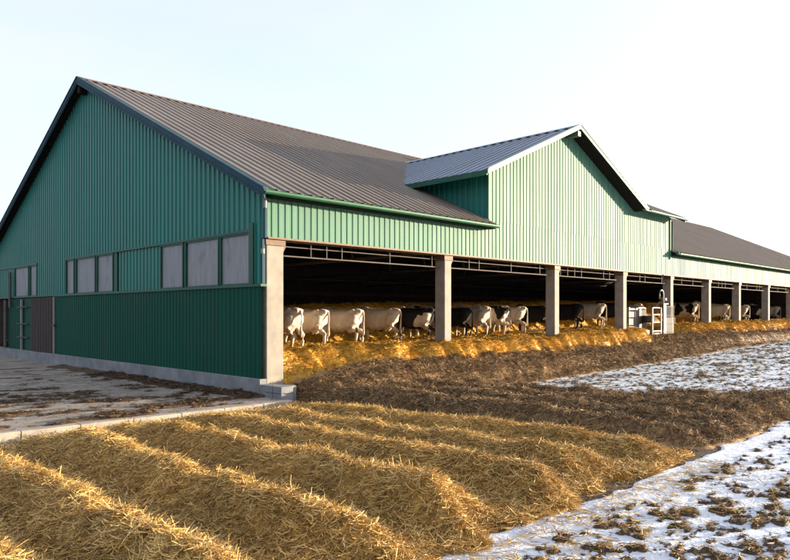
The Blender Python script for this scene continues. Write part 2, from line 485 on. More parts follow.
def snowfield():
    parts_s, parts_d = [], []
    for xs, ys in ((np.arange(-7.5, 13, .03), np.arange(-13.5, -9.6, .03)),
                   (np.arange(6.5, 30, .07), np.arange(-9.6, -2.0, .06)),
                   (np.arange(30, 64, .14), np.arange(-6, -2.0, .08)),
                   (np.arange(13, 40, .14), np.arange(-16, -9.6, .1)),
                   (np.arange(-7.5, 13.2, .06), np.arange(-19, -13.45, .06)),
                   (np.arange(-50, 120, .7), np.arange(-80, -18.9, .7)), (np.arange(13, 120, .7), np.arange(-20, -15.8, .35)), (np.arange(-50, -7.4, .5), np.arange(-19.5, -10.5, .3)),
                   (np.arange(-.1, 1.3, .03), np.arange(-4.6, -1.0, .03))):
        parts_s.append(grid(xs, ys, snow_h)); parts_d.append(grid(xs, ys, clod_h))
    def cat(P):
        n = 0; V = []; Q = []
        for v, q in P: V.append(v); Q.append(q + n); n += len(v)
        return np.concatenate(V), np.concatenate(Q)
    v, q = cat(parts_s)
    # wide plain snow away from the yard
    o = link('snow', np_mesh('snow', v, q, [M['snow']], True))
    tag(o, 'thin crusted white snow with brown clods showing through', 'snow', kind='stuff')
    v, q = cat(parts_d)
    r = np.random.default_rng(23)
    S = []
    def tufts(n, x0, x1, y0, y1, L, W, seed, mi, th=.012):
        x = r.uniform(x0, x1, n); y = r.uniform(y0, y1, n)
        k = clod_h(x, y) > snow_h(x, y) - th
        hf = lambda a, b: np.maximum(clod_h(a, b), snow_h(a, b))
        S.append((*strands(x[k], y[k], hf, L, W, .012, .14, seed), mi))
    tufts(70000, -7, 9, -13.3, -10.0, .07, .007, 31, 0, .002)
    tufts(20000, -7, .5, -13.3, -10.0, .13, .0075, 34, 1, -.018)
    tufts(34000, 7, 30, -9.6, -2.4, .16, .013, 32, 0, .004)
    tufts(6000, 30, 62, -5, -2.4, .25, .02, 33, 0, .004)
    # loose straw scattered on the snow near the windrow ends
    n = 1500
    x = r.uniform(-7, 1, n); y = -10.35 - np.abs(r.normal(0, .55, n))
    hf = lambda a, b: np.maximum(clod_h(a, b), snow_h(a, b))
    S.append((*strands(x, y, hf, .16, .008, .01, .1, 36), 1))
    o = link('dirt_clods', heap('dirt_clods', (v, q), S, None, [M['litter_dark'], M['straw']]))
    tag(o, 'brown clods and straw wisps poking up through the snow', 'litter', kind='stuff')
snowfield()

# debris on the concrete yard
def yard_litter():
    r = np.random.default_rng(61)
    def hl(x, y):
        m = .55 * fbm(x * .55, y * 1.25, 301, 4, .6) + .45 * fbm(x * 1.7, y * 4.2, 305, 4, .65)
        wallm = sst(1.1, .1, -x + .6 * (fbm(x, y, 302, 3) - .5)) * .14 * (y > -.2)
        streak = sst(.535, .66, m) * .07 * (.4 + .6 * sst(3.5, 0, y))
        fr = sst(-1.12, -.8, y)
        return -.02 + (wallm * .55 + streak) * fr + (.05 * (fbm(x * 6, y * 6, 303, 3) - .5)) * ((wallm + streak) > .01) * fr
    xs = np.arange(-13, -.05, .05); ys = np.arange(-1.15, 14, .05)
    base = grid(xs, ys, hl)
    n = 70000
    x = r.uniform(-12, -.1, n); y = r.uniform(-1.15, 9, n)
    k = (hl(x, y) > .002) | (r.uniform(0, 1, n) < .05)
    S = [strands(x[k], y[k], hl, .16, .012, .02, .25, 63)]
    o = link('yard_litter', heap('yard_litter', base, S, M['litter_dark']))
    tag(o, 'dark straw litter strewn over the concrete yard', 'litter', kind='stuff')
yard_litter()

M['bedding'] = mat_simple('bedding', (.16, .09, .03), (.34, .20, .06), 6, .9, bmp=.8, bscale=40, bdist=.04)
# ------------------------------------------------------------------ inside floor, feed heaps, straw bank
FLOOR = .93
def floor_h(x, y):
    return G(x, y) + FLOOR * sst(-.2, 2.2, y) + .05 * (fbm(x * 1.5, y * 1.5, 400, 3) - .5) - .02
v, q = grid(np.arange(.2, 62, .4), np.concatenate([np.arange(0, 12, .25), [15, 19, 23.2]]), floor_h)
tag(link('barn_floor', np_mesh('barn_floor', v, q, [M['bedding']], True)), 'trodden bedding floor inside the open barn', 'floor', kind='structure')

def feed_fn(x0, x1, seed, hk=1.0):
    def f(x, y):
        x = np.asarray(x, float); y = np.asarray(y, float)
        w = fbm(x * .45, y * .45, seed, 3) - .5
        ph = (x + .45 * y + 1.8 * (fbm(x * .6, y * .3, seed + 3, 3) - .5)) / .85
        lob = np.abs(np.sin(np.pi * ph)) ** .6
        front = -1.05 + .5 * w + 1.5 * sst(6.5, 1.0, x) * (x0 < 3)
        up = sst(0, .85, y - front - .22 * (.75 - lob) - .75 * (fbm(x * 1.1, y * .8, seed + 9, 2) - .5))
        ends = sst(x0 - .1, x0 + .6, x + .2 * w) * sst(x1 + .1, x1 - 1.6, x + .3 * w)

        z = .40 * sst(-2.4, -.4, y) + up * (.60 * hk + .15 * (lob - .6) * sst(2.6, .6, y) + .20 * sst(2.6, .9, y)) - .06 * sst(2.2, 4, y)
        z += (.32 * (fbm(x * 1.5, y * 1.7, seed + 5, 3) - .5) + .05 * (fbm(x * 7, y * 7, seed + 6, 2) - .5)) * up
        fr = up * ends
        return G(x, y) + z * np.clip(fr * 3, 0, 1) + .30 * (fr > 0) * 0 - .1 * (1 - np.clip(fr * 3, 0, 1))
    return f
def feed_heap(x0, x1, seed, label, dens, L, W, hk=1.0):
    f = feed_fn(x0, x1, seed, hk)
    base = grid(np.arange(x0 - .2, x1 + .2, .06), np.arange(-1.7, 7.6, .07), f)
    r = np.random.default_rng(seed)
    n = int((x1 - x0) * 9 * dens)
    x = r.uniform(x0, x1, n); y = r.uniform(-1.5, 7.5, n)
    k = f(x, y) > G(x, y) + .2
    o = link('feed_heap', heap('feed_heap', base, [strands(x[k], y[k], f, L, W, .03, .25, seed + 1)], M['feed']))
    tag(o, label, 'feed heap', 'golden straw heaps along the open barn side')
feed_heap(.65, x_at(641, 0), 500, 'long golden straw heap under the first three bays from the barn corner', 900, .24, .016)
feed_heap(x_at(681, 0), 61.5, 520, 'golden straw heap running on beyond the white cattle crush', 420, .34, .028, .85)

def bank_h(x, y):
    w = fbm(x * .5, y * .5, 600, 3) - .5
    p = sst(8.0, 9.2, y + .4 * w)
    return G(x, y) + FLOOR - .12 + p * (1.70 + .16 * (fbm(x * 1.3, y * 1.3, 601, 3) - .5) + .12 * w) * sst(13.2, 11.5, y)
v, q = grid(np.arange(.3, 61.6, .15), np.arange(7.7, 14.0, .12), bank_h)
r = np.random.default_rng(3)
n = 42000
x = r.uniform(.4, 61, n); y = r.uniform(7.9, 10.8, n)
tag(link('straw_bank', heap('straw_bank', (v, q), [strands(x, y, bank_h, .32, .024, .04, .3, 4)], M['feed'])),
    'long chest-high golden straw bank behind the row of cows', 'straw bank')

# ------------------------------------------------------------------ the barn
barn = empty('cow_barn', (0, 0, 0))
tag(barn, 'long green corrugated metal cow barn with brown roof, cross gable and open concrete-columned side', 'barn')

GX = 0.0
# windows on the gable wall (intervals along the wall)
PAN = [(222, 251), (187, 219), (162, 183.5), (98, 113.5), (77, 95.7), (67, 74.5), (30.8, 37.2), (15.5, 29)]
panes = [(s_at(b_), s_at(a_)) for a_, b_ in PAN]
green_panel = (s_at(160.6), s_at(118))
OPEN_S = (s_at(8.5), s_at(-30))
DOOR_S = (s_at(56.5), s_at(33))
SDOOR_S = (s_at(24), s_at(9.5))

up = MB()
groups = [(panes[0][0] - .05, panes[5][1] + .05), (panes[6][0] - .05, s_at(-9))]
def top(s): return max(roof_z(s) - .16, 2.9)
def seg(s0, s1, vb, vt): corr(up, (GX, 0, 0), (0, 1, 0), (0, 0, 1), (-1, 0, 0), s0, s1, vb, vt, .25, .032)
cuts = [0.02, groups[0][0], groups[0][1], groups[1][0], groups[1][1], WIDTH]
for k in range(5):
    zb = WTOP_Z if k in (1, 3) else SILL_Z
    s0, s1 = cuts[k], cuts[k + 1]
    if k in (1, 3): seg(s0, s1, lambda s: WTOP_Z, top)
    elif s0 < RIDGE_Y < s1:
        seg(s0, RIDGE_Y, lambda s: SILL_Z, top); seg(RIDGE_Y, s1, lambda s: SILL_Z, top)
    else: seg(s0, s1, lambda s: SILL_Z, top)
gable = up.build('gable_siding', M['gable_green'], barn)
b_ = MB(); corr(b_, (.03, 0, 0), (0, 1, 0), (0, 0, 1), (-1, 0, 0), green_panel[0], green_panel[1], lambda s: SILL_Z, lambda s: WTOP_Z, .25, .03)
b_.build('infill_panel', M['gable_green'], gable)
for s0, s1 in ((.03, DOOR_S[0]), (OPEN_S[1], WIDTH)):
    lo = MB(); corr(lo, (-.07, 0, 0), (0, 1, 0), (0, 0, 1), (-1, 0, 0), s0, s1, lambda s: PLINTH_Z, lambda s: SILL_Z - .04, .2, .016, .5)
    lo.build('lower_siding', M['lower_green'], barn)
# dark inner lining of the gable so the wall is not see-through
lin = MB()
lin.prism([(.16, .02, -.1), (.16, OPEN_S[0], -.1), (.16, OPEN_S[0], top(OPEN_S[0]) - .3), (.16, RIDGE_Y, RIDGE_Z - .5), (.16, .02, EAVE_Z - .2)], (.04, 0, 0))
lin.prism([(.16, OPEN_S[0], SILL_Z), (.16, WIDTH, SILL_Z), (.16, WIDTH, EAVE_Z - .2), (.16, OPEN_S[0], top(OPEN_S[0]) - .3)], (.04, 0, 0))
lin.build('inner_lining', M['inner_dark'], barn)
# sill ledge and top rail
MB().box((-.13, .0, SILL_Z - .04), (.05, s_at(58), SILL_Z + .025)).box((-.06, s_at(58) + .002, SILL_Z - .02), (.05, WIDTH, SILL_Z + .03)).build('sill_ledge', M['trim_green'], barn)
for g0, g1 in groups:
    MB().box((-.055, g0 - .05, WTOP_Z - .003), (.05, g1 + .05, WTOP_Z + .06)).build('window_head', M['trim_green'], barn)
for k, (s0, s1) in enumerate(panes):
    w = MB()
    fw = .045
    w.box((-.05, s0 - fw, SILL_Z + .027), (.055, s0, WTOP_Z - .005)); w.box((-.05, s1, SILL_Z + .027), (.055, s1 + fw, WTOP_Z - .005))
    w.box((-.035, s0 + .002, WTOP_Z - .05), (.055, s1 - .002, WTOP_Z - .005)); w.box((-.035, s0 + .002, SILL_Z + .027), (.055, s1 - .002, SILL_Z + .07))
    wo = w.build('window', M['trim_green'], barn)
    p = MB(); 
    corr(p, (.02, 0, 0), (0, 1, 0), (0, 0, 1), (-1, 0, 0), s0 + .003, s1 - .003, lambda s: SILL_Z + .06, lambda s: WTOP_Z - .04, .09, .007, .4)
    p.build('pane', M['window_sheet'], wo)
# filler posts between panes
for a_, b_ in ((219, 222), (183.5, 187), (160.6, 162), (113.5, 118), (95.7, 98), (74.5, 77), (29, 30.8)):
    s0, s1 = s_at(b_) + .047, s_at(a_) - .047
    if s1 - s0 > .02: MB().box((-.02, s0, SILL_Z + .03), (.05, s1, WTOP_Z - .01)).build('mullion', M['trim_green'], barn)
b_ = MB(); corr(b_, (.01, 0, 0), (0, 1, 0), (0, 0, 1), (-1, 0, 0), s_at(15.5) + .05, s_at(-9) + .05, lambda s: SILL_Z + .03, lambda s: WTOP_Z - .01, .25, .03)
b_.build('infill_panel', M['gable_green'], gable)
# tall trim at the right end of the windows and the corner
MB().box((-.075, s_at(253.5) - .08, SILL_Z + .03), (-.0555, s_at(253.5) + .12, WTOP_Z + .22)).build('window_end_trim', M['trim_green'], barn)
MB().box((-.05, -.07, FASCIA_Z - .02), (.02, .019, EAVE_Z - .02)).build('corner_trim', M['barge_blue'], barn)
MB().box((-.085, -.0, SILL_Z + .03), (-.0, .06, FASCIA_Z - .025)).build('corner_trim', M['barge_blue'], barn)
# plinth
pl = MB()
pl.box((-.16, .012, -.3), (.15, WIDTH, PLINTH_Z)); pl.box((-.155, -.9, -.3), (.20, .01, PLINTH_Z - .13))
pl.build('plinth', M['concrete'], barn, .012)
MB().box((.31, -.55, -.3), (.56, .0, PLINTH_Z - .16)).build('corner_slab', M['concrete'], barn, .015)
for z_ in (.13, ):
    MB().box((-.158, -.904, z_), (.204, -.2, z_ + .012)).build('block_joint', M['black'], barn)
for y_ in (-.55, ):
    MB().box((-.1585, y_, -.2), (-.14, y_ + .012, PLINTH_Z - .03)).build('block_joint', M['black'], barn)
# gable doors
d = MB().box((-.10, DOOR_S[0] + .03, PLINTH_Z + .01), (-.04, DOOR_S[1], SILL_Z - .06))
for k in range(1, 9):
    s = DOOR_S[0] + (DOOR_S[1] - DOOR_S[0]) * k / 9
    d.box((-.108, s - .012, PLINTH_Z + .03), (-.101, s + .012, SILL_Z - .08))
dr = d.build('door', M['wood'], barn); dr['label'] = 'weathered dark wooden door'
MB().box((-.13, DOOR_S[0] - .08, PLINTH_Z + .005), (-.02, DOOR_S[0] + .028, SILL_Z - .05)).build('door_post', M['white_metal'], dr)
MB().box((-.17, DOOR_S[0] - .2, 1.55), (-.131, DOOR_S[0] + .1, 1.63)).build('latch', M['black'], dr)
d = MB(); corr(d, (-.03, 0, 0), (0, 1, 0), (0, 0, 1), (-1, 0, 0), SDOOR_S[0], SDOOR_S[1], lambda s: PLINTH_Z + .02, lambda s: SILL_Z - .1, .25, .02)
d.box((-.02, SDOOR_S[0], PLINTH_Z), (.02, SDOOR_S[1], SILL_Z - .06))
dr2 = d.build('door', M['lower_green'], barn); dr2['label'] = 'narrow green metal door'
MB().box((-.12, SDOOR_S[0] - .02, PLINTH_Z + .005), (-.05, SDOOR_S[0] + .11, SILL_Z - .1)).build('door_post', M['white_metal'], dr2)
for z in (1.0, 1.6, 2.35): MB().tube([(-.12, SDOOR_S[0] - .9, z), (-.16, SDOOR_S[0] + .4, z)], .03).build('hinge_bar', M['black'], dr2)
MB().box((-.02, DOOR_S[1] + .005, PLINTH_Z + .01), (.05, SDOOR_S[0] - .025, SILL_Z - .06)).build('door_jamb', M['lower_green'], barn)
MB().tube([(-.12, s_at(12.5), 2.35), (-.12, s_at(12.5), 4.0)], .06).build('pipe', M['galv'], barn)
dp = MB().tube([(-.14, s_at(8.5), .45), (-.14, s_at(8.5), 2.7)], .07)
dp.build('pipe', M['galv'], barn)

# ---- roof
rf = MB()
L_ = math.hypot(RIDGE_Y - EAVE_Y, RIDGE_Z - EAVE_Z)
V1 = Vector((0, (RIDGE_Y - EAVE_Y) / L_, (RIDGE_Z - EAVE_Z) / L_)); N1 = Vector((0, -V1.z, V1.y))
CUT = .12
for a_, b_, c_ in ((-VERGE, 9.12, 0), (9.12, 24.23, (CUT - EAVE_Y) / V1.y), (24.23, LEN + VERGE, 0)):
    corr(rf, (0, EAVE_Y, EAVE_Z), (1, 0, 0), V1, N1, a_, b_, lambda u, c_=c_: c_, lambda u: L_, .36, .05, .28)
V2 = Vector((0, -V1.y, V1.z)); N2 = Vector((0, V1.z, V1.y))
corr(rf, (0, 2 * RIDGE_Y - EAVE_Y, EAVE_Z), (1, 0, 0), V2, N2, -VERGE, LEN + VERGE, lambda u: 0, lambda u: L_, .36, .05, .28)
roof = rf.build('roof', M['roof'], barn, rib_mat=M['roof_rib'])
MB().prism([(-VERGE - .02, RIDGE_Y - .22, RIDGE_Z - .045), (-VERGE - .02, RIDGE_Y, RIDGE_Z + .075), (-VERGE - .02, RIDGE_Y + .22, RIDGE_Z - .045), (-VERGE - .02, RIDGE_Y, RIDGE_Z + .045)], (LEN + 2 * VERGE + .04, 0, 0)).build('ridge_cap', M['rust_iron'], roof)
# underside (soffit + dark inner roof)
T = .07
so = MB()
e0, r0 = (EAVE_Y + .02, EAVE_Z - .02), (RIDGE_Y, RIDGE_Z - .02)
f0 = (2 * RIDGE_Y - EAVE_Y - .02, EAVE_Z - .02)
so.prism([(-VERGE + .045, *r0), (-VERGE + .045, *f0), (-VERGE + .045, f0[0], f0[1] - T), (-VERGE + .045, r0[0], r0[1] - T)], (LEN + 2 * VERGE - .09, 0, 0))
e1 = (CUT + .02, roof_z(CUT + .02) - .02)
for a_, b_, e_ in ((-VERGE + .045, 9.1, e0), (9.1, 24.25, e1), (24.25, LEN + VERGE - .045, e0)):
    so.prism([(a_, *e_), (a_, *r0), (a_, r0[0], r0[1] - T), (a_, e_[0], e_[1] - T)], (b_ - a_, 0, 0))
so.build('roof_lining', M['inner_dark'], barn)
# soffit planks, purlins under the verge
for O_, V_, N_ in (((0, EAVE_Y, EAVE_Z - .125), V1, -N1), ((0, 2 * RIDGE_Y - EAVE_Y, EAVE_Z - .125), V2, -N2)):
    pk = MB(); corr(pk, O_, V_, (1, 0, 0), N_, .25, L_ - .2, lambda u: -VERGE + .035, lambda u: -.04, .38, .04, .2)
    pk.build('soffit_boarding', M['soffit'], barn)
MB().box((-VERGE + .05, RIDGE_Y - .12, RIDGE_Z - .55), (.1, RIDGE_Y + .12, RIDGE_Z - .30)).build('ridge_beam', M['soffit'], barn)
# barge boards
for sgn in (0, 1):
    def yy(y): return y if not sgn else 2 * RIDGE_Y - y
    bb = MB()
    a_, c_ = EAVE_Y - .03, RIDGE_Y
    za, zc = roof_z(a_), RIDGE_Z
    bb.prism([(-VERGE - .01, yy(a_), za + .03), (-VERGE - .01, yy(c_), zc + .03), (-VERGE - .01, yy(c_), zc - .22), (-VERGE - .01, yy(a_), za - .20)], (.04, 0, 0))
    bo = bb.build('barge_board', M['barge_blue'], barn)
    cp = MB(); cp.prism([(-VERGE - .035, yy(a_), za + .075), (-VERGE - .035, yy(c_), zc + .075), (-VERGE - .035, yy(c_), zc + .033), (-VERGE - .035, yy(a_), za + .033)], (.17, 0, 0))
    cp.prism([(-VERGE - .03, yy(a_), za - .11), (-VERGE - .03, yy(c_), zc - .12), (-VERGE - .03, yy(c_), zc - .15), (-VERGE - .03, yy(a_), za - .14)], (.018, 0, 0))
    cp.build('verge_flashing', M['barge_blue'], bo)
# far gable and back wall (closed, dark inside)
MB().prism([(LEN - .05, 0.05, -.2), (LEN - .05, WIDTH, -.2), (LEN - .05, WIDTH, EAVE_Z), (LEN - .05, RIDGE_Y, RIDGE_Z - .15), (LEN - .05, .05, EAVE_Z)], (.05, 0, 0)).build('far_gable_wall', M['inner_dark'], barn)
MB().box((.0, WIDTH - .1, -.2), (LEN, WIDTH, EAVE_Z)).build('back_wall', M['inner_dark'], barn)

# ---- open side: fascia siding with the cross gable
PX, PZ, CSL = 14.35, 9.49, .440
CL = 8.35; CE = PZ - CSL * (PX - CL)
WL, WR, SHX0 = 9.15, 24.2, 20.2
def cross_z(x): return PZ - CSL * abs(x - PX)
SH_Z = 6.82
def shed_z(y): return SH_Z + SLOPE * (y + .5)
def ftop(x):
    if x < WL or x > WR: return EAVE_Z + .03
    if x > SHX0: return max(SH_Z + .2 - .08, cross_z(x) - .1)
    return cross_z(x) - .1
fs = MB()
YF = -.03
SEAM = 5.36
xs_c = [.03, WL, PX, SHX0, WR, LEN]
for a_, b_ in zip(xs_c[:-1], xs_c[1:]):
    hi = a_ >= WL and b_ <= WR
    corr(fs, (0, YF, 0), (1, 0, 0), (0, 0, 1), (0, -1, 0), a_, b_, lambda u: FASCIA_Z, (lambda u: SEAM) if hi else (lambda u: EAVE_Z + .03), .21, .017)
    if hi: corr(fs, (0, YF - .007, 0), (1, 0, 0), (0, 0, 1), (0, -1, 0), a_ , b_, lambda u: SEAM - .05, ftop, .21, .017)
fas = fs.build('side_siding', M['pale_green'], barn)
MB().box((.03, .02, FASCIA_Z + .05), (LEN, .06, EAVE_Z - .03)).prism([(WL + .05, .02, EAVE_Z), (WR - .05, .02, EAVE_Z), (WR - .05, .02, SH_Z - .1), (SHX0, .02, SH_Z - .1), (PX, .02, PZ - .3), (WL + .05, .02, cross_z(WL) - .3)], (0, .04, 0)).build('side_lining', M['inner_dark'], barn)
MB().box((.03, -.085, FASCIA_Z - .035), (LEN, -.0, FASCIA_Z + .012)).build('bottom_flashing', M['rust_iron'], barn)
# dormer corner posts
MB().box((WL - .04, -.10, EAVE_Z + .25), (WL + .05, -.028, cross_z(WL) - .12)).build('corner_trim', M['pale_green'], barn)
MB().box((WR - .05, -.10, EAVE_Z - .3), (WR + .03, -.028, SH_Z + .06)).build('corner_trim', M['pale_green'], barn)
# cheek wall (left of cross gable) and right cheeks
ck = MB()
def cheek(x, n, zt, y1):
    corr(ck, (x, 0, 0), (0, 1, 0), (0, 0, 1), (n, 0, 0), 0.0, y1, lambda y: roof_z(y) - .05, zt, .25, .025)
cheek(WL, -1, lambda y: cross_z(WL) - .05, 4.4)
ck.build('cheek_wall', M['gable_green'], barn)
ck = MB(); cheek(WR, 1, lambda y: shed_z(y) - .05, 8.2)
ck.build('cheek_wall', M['pale_green'], barn)
ck = MB(); corr(ck, (SHX0 + .1, 0, 0), (0, 1, 0), (0, 0, 1), (-1, 0, 0), 0.6, 8.2, lambda y: min(roof_z(y), shed_z(y)) - .2, lambda y: shed_z(y) - .05, .25, .025)
ck.build('cheek_wall', M['gable_green'], barn)
# cross gable roof
cr = MB()
YO = -.65
k_ = math.sqrt(1 + CSL * CSL)
for sgn in (-1, 1):
    Vd = Vector((-sgn / k_, 0, CSL / k_)); Nd = Vector((sgn * CSL / k_, 0, 1 / k_))
    Ltot = (PX - CL) * k_
    def vb(u, sgn=sgn):
        zm = roof_z(u) - .06
        return max(0, (zm - CE) / CSL * k_)
    corr(cr, (PX + sgn * (PX - CL), 0, CE), (0, 1, 0), Vd, Nd, YO, 9.3, vb, lambda u: Ltot, .45, .04, .2)
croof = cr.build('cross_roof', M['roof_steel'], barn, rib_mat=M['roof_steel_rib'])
MB().prism([(PX - .2, YO - .02, PZ - .02), (PX, YO - .02, PZ + .075), (PX + .2, YO - .02, PZ - .02), (PX, YO - .02, PZ + .045)], (0, 9.6, 0)).build('ridge_cap', M['roof_steel'], croof)
# valley flashing
cu = MB()
cu.prism([(PX - .3, YO + .02, PZ - .15), (PX, YO + .02, PZ - .02), (PX + (PX - CL) - .04, YO + .02, CE - .02), (PX + (PX - CL) - .04, YO + .02, CE - .09), (PX, YO + .02, PZ - .09), (CL + .04, YO + .02, CE - .09), (CL + .04, YO + .02, CE - .02)], (0, 2.2, 0)) if False else None
for a_, b_ in ((CL + .02, PX), (PX, 2 * PX - CL - .02)):
    y1 = .06
    cu.prism([(a_, YO + .04, cross_z(a_) - .015), (b_, YO + .04, cross_z(b_) - .015), (b_, YO + .04, cross_z(b_) - .075), (a_, YO + .04, cross_z(a_) - .075)], (0, y1 - YO, 0))
cu.prism([(CL + .02, .101, CE - .015), (WL + .03, .101, cross_z(WL) - .015), (WL + .03, .101, cross_z(WL) - .075), (CL + .02, .101, CE - .075)], (0, 4.0, 0))
cu.build('cross_soffit', M['soffit'], barn)
MB().box((PX - .1, YO + .05, PZ - .40), (PX + .1, -.08, PZ - .2)).build('ridge_beam', M['pale_trim'], barn)
for sgn, mt in ((-1, 'pale_trim'), (1, 'gutter_green')):
    xe = PX + sgn * (PX - CL) + sgn * .02
    if sgn > 0: xe = SHX0 + .22
    bb = MB().prism([(PX, YO - .015, PZ + .03), (xe, YO - .015, cross_z(xe) + .03), (xe, YO - .015, cross_z(xe) - .11), (PX, YO - .015, PZ - .12)], (0, .045, 0))
    bo = bb.build('barge_board', M[mt], barn)
    MB().prism([(PX, YO - .04, PZ + .075), (xe, YO - .04, cross_z(xe) + .075), (xe, YO - .04, cross_z(xe) + .033), (PX, YO - .04, PZ + .033)], (0, .16, 0)).build('verge_flashing', M[mt], bo)
# left eave fascia of cross roof (dark shaded trim)
MB().box((CL - .03, YO + .035, CE - .16), (CL + .018, 4.0, CE + .02)).build('eave_trim', M['trim_green'], barn)
# raised shed roof right of the cross gable
sr = MB()
Ls = math.hypot(8.7, 8.7 * SLOPE)
corr(sr, (0, YO, SH_Z), (1, 0, 0), V1, N1, SHX0, WR + .35, lambda u: 0, lambda u: Ls, .36, .05, .28)
sr.prism([(SHX0, YO + .02, SH_Z - .01), (WR + .32, YO + .02, SH_Z - .01), (WR + .32, YO + .02, SH_Z - .07), (SHX0, YO + .02, SH_Z - .07)], (0, 8.6, 8.6 * SLOPE))
sr.box((SHX0, 8.15, RIDGE_Z - .1), (WR + .3, RIDGE_Y, RIDGE_Z + .03))
sr.build('raised_roof', M['roof'], barn, rib_mat=M['roof_rib'])
MB().prism([(WR + .33, YO - .03, SH_Z + .05), (WR + .33, 8.2, shed_z(8.2) + .05), (WR + .33, 8.2, shed_z(8.2) - .17), (WR + .33, YO - .03, SH_Z - .17)], (.04, 0, 0)).build('barge_board', M['trim_green'], barn)

# gutters: half-round with lip
def gutter(x0, x1, y, z, name='gutter'):
    g = MB()
    prof = [(0, .0)] + [(-.075 + .075 * math.cos(t), -.085 * math.sin(t) - .0) for t in [math.pi * k / 8 for k in range(1, 8)]] + [(-.15, 0), (-.16, .02), (-.14, .02)] + \
           [(-.075 + .06 * math.cos(t), -.07 * math.sin(t) + .0) for t in [math.pi * (8 - k) / 8 for k in range(1, 8)]]
    g.prism([(x0, y + a, z + b) for a, b in prof], (x1 - x0, 0, 0))
    return g.build(name, M['gutter_green'], barn)
g1 = gutter(-VERGE - .02, WL - .05, EAVE_Y + .02, EAVE_Z - .03)
gutter(WR + .05, LEN + VERGE, EAVE_Y + .02, EAVE_Z - .03)
gutter(SHX0 + .25, WR + .42, YO + .0, SH_Z - .03)
MB().box((-.02, EAVE_Y + .03, EAVE_Z - .10), (WL, EAVE_Y + .06, EAVE_Z - .03)).box((WR, EAVE_Y + .03, EAVE_Z - .10), (LEN, EAVE_Y + .06, EAVE_Z - .03)).build('eave_fascia', M['trim_green'], barn)
MB().box((-.02, EAVE_Y + .061, EAVE_Z - .12), (WL, -.07, EAVE_Z - .09)).box((WR, EAVE_Y + .061, EAVE_Z - .12), (LEN, -.07, EAVE_Z - .09)).build('eave_soffit', M['soffit'], barn)
MB().tube([(WR + .12, -.12, SH_Z - .1), (WR + .12, -.12, EAVE_Z + .1), (WR + .12, EAVE_Y - .02, EAVE_Z)], .045).build('downpipe', M['trim_green'], barn)

# columns
COLX = [.30] + [x_at(p, 0) for p in (448, 557, 625, 672, 710, 740, 769, 793)] 
for k in range(9, 12):
    x = COLX[8] + (k - 8) * 5.2
    if x < LEN - .3: COLX.append(x)
COLX.append(LEN - .3)
for k, x in enumerate(COLX):
    hw = .26 if k == 0 else .165
    dp_ = .34 if k == 0 else .42
    c = MB().box((x - hw, .005, -.25), (x + hw, .005 + dp_, FASCIA_Z - .19)).build('column', M['column'], barn, .02)
    br = MB().box((x - hw - .03, -.02, FASCIA_Z - .185), (x + hw + .05, dp_ + .02, FASCIA_Z - .05))
    br.prism([(x + hw + .005, .03, FASCIA_Z - .19), (x + hw + .10, .03, FASCIA_Z - .19), (x + hw + .005, .03, FASCIA_Z - .36)], (0, .25, 0))
    br.build('bracket', M['rust_iron'], c)
# head beam and hanging curtain pipe with hangers
MB().box((.56, .07, FASCIA_Z - .045), (LEN, .33, FASCIA_Z + .18)).build('head_beam', M['rust_iron'], barn)
rail = MB()
rail.tube([(.5, .2, FASCIA_Z - .42), (LEN - .5, .2, FASCIA_Z - .42)], .019, 6)
rail.tube([(.5, .24, FASCIA_Z - .17), (LEN - .5, .24, FASCIA_Z - .17)], .014, 6)
x = 1.6
while x < LEN - 1:
    rail.tube([(x, .2, FASCIA_Z - .42), (x, .2, FASCIA_Z - .04)], .012, 5)
    x += random.choice((.55, 1.5, 1.9))
rail.build('curtain_rail', M['galv'], barn)
# small white insulators on the corner
MB().tube([(-.07, -.09, 4.72), (-.07, -.09, 4.98)], .045).build('insulator', M['white_metal'], barn)
MB().tube([(-.10, -.03, 3.58), (-.10, -.03, 3.70)], .05).build('insulator', M['white_metal'], barn)
# interior truss lines
tr = MB()
for x in COLX[1:]:
    tr.tube([(x, .4, FASCIA_Z + .1), (x, WIDTH - .4, FASCIA_Z + .1)], .06, 5)
    for k in range(1, 5):
        y = k * RIDGE_Y / 5
        tr.tube([(x, y, FASCIA_Z + .1), (x, y + 1.2, roof_z(y + 1.2) - .15)], .04, 5)
tr.build('truss', M['inner_dark'], barn)
tr = MB()
for y, z in ((14.5, 3.1), (14.5, 3.9), (17, 3.3)):
    tr.tube([(.3, y, z), (LEN - .3, y, z)], .025, 5)
tr.build('inner_rail', M['rust_iron'], barn)

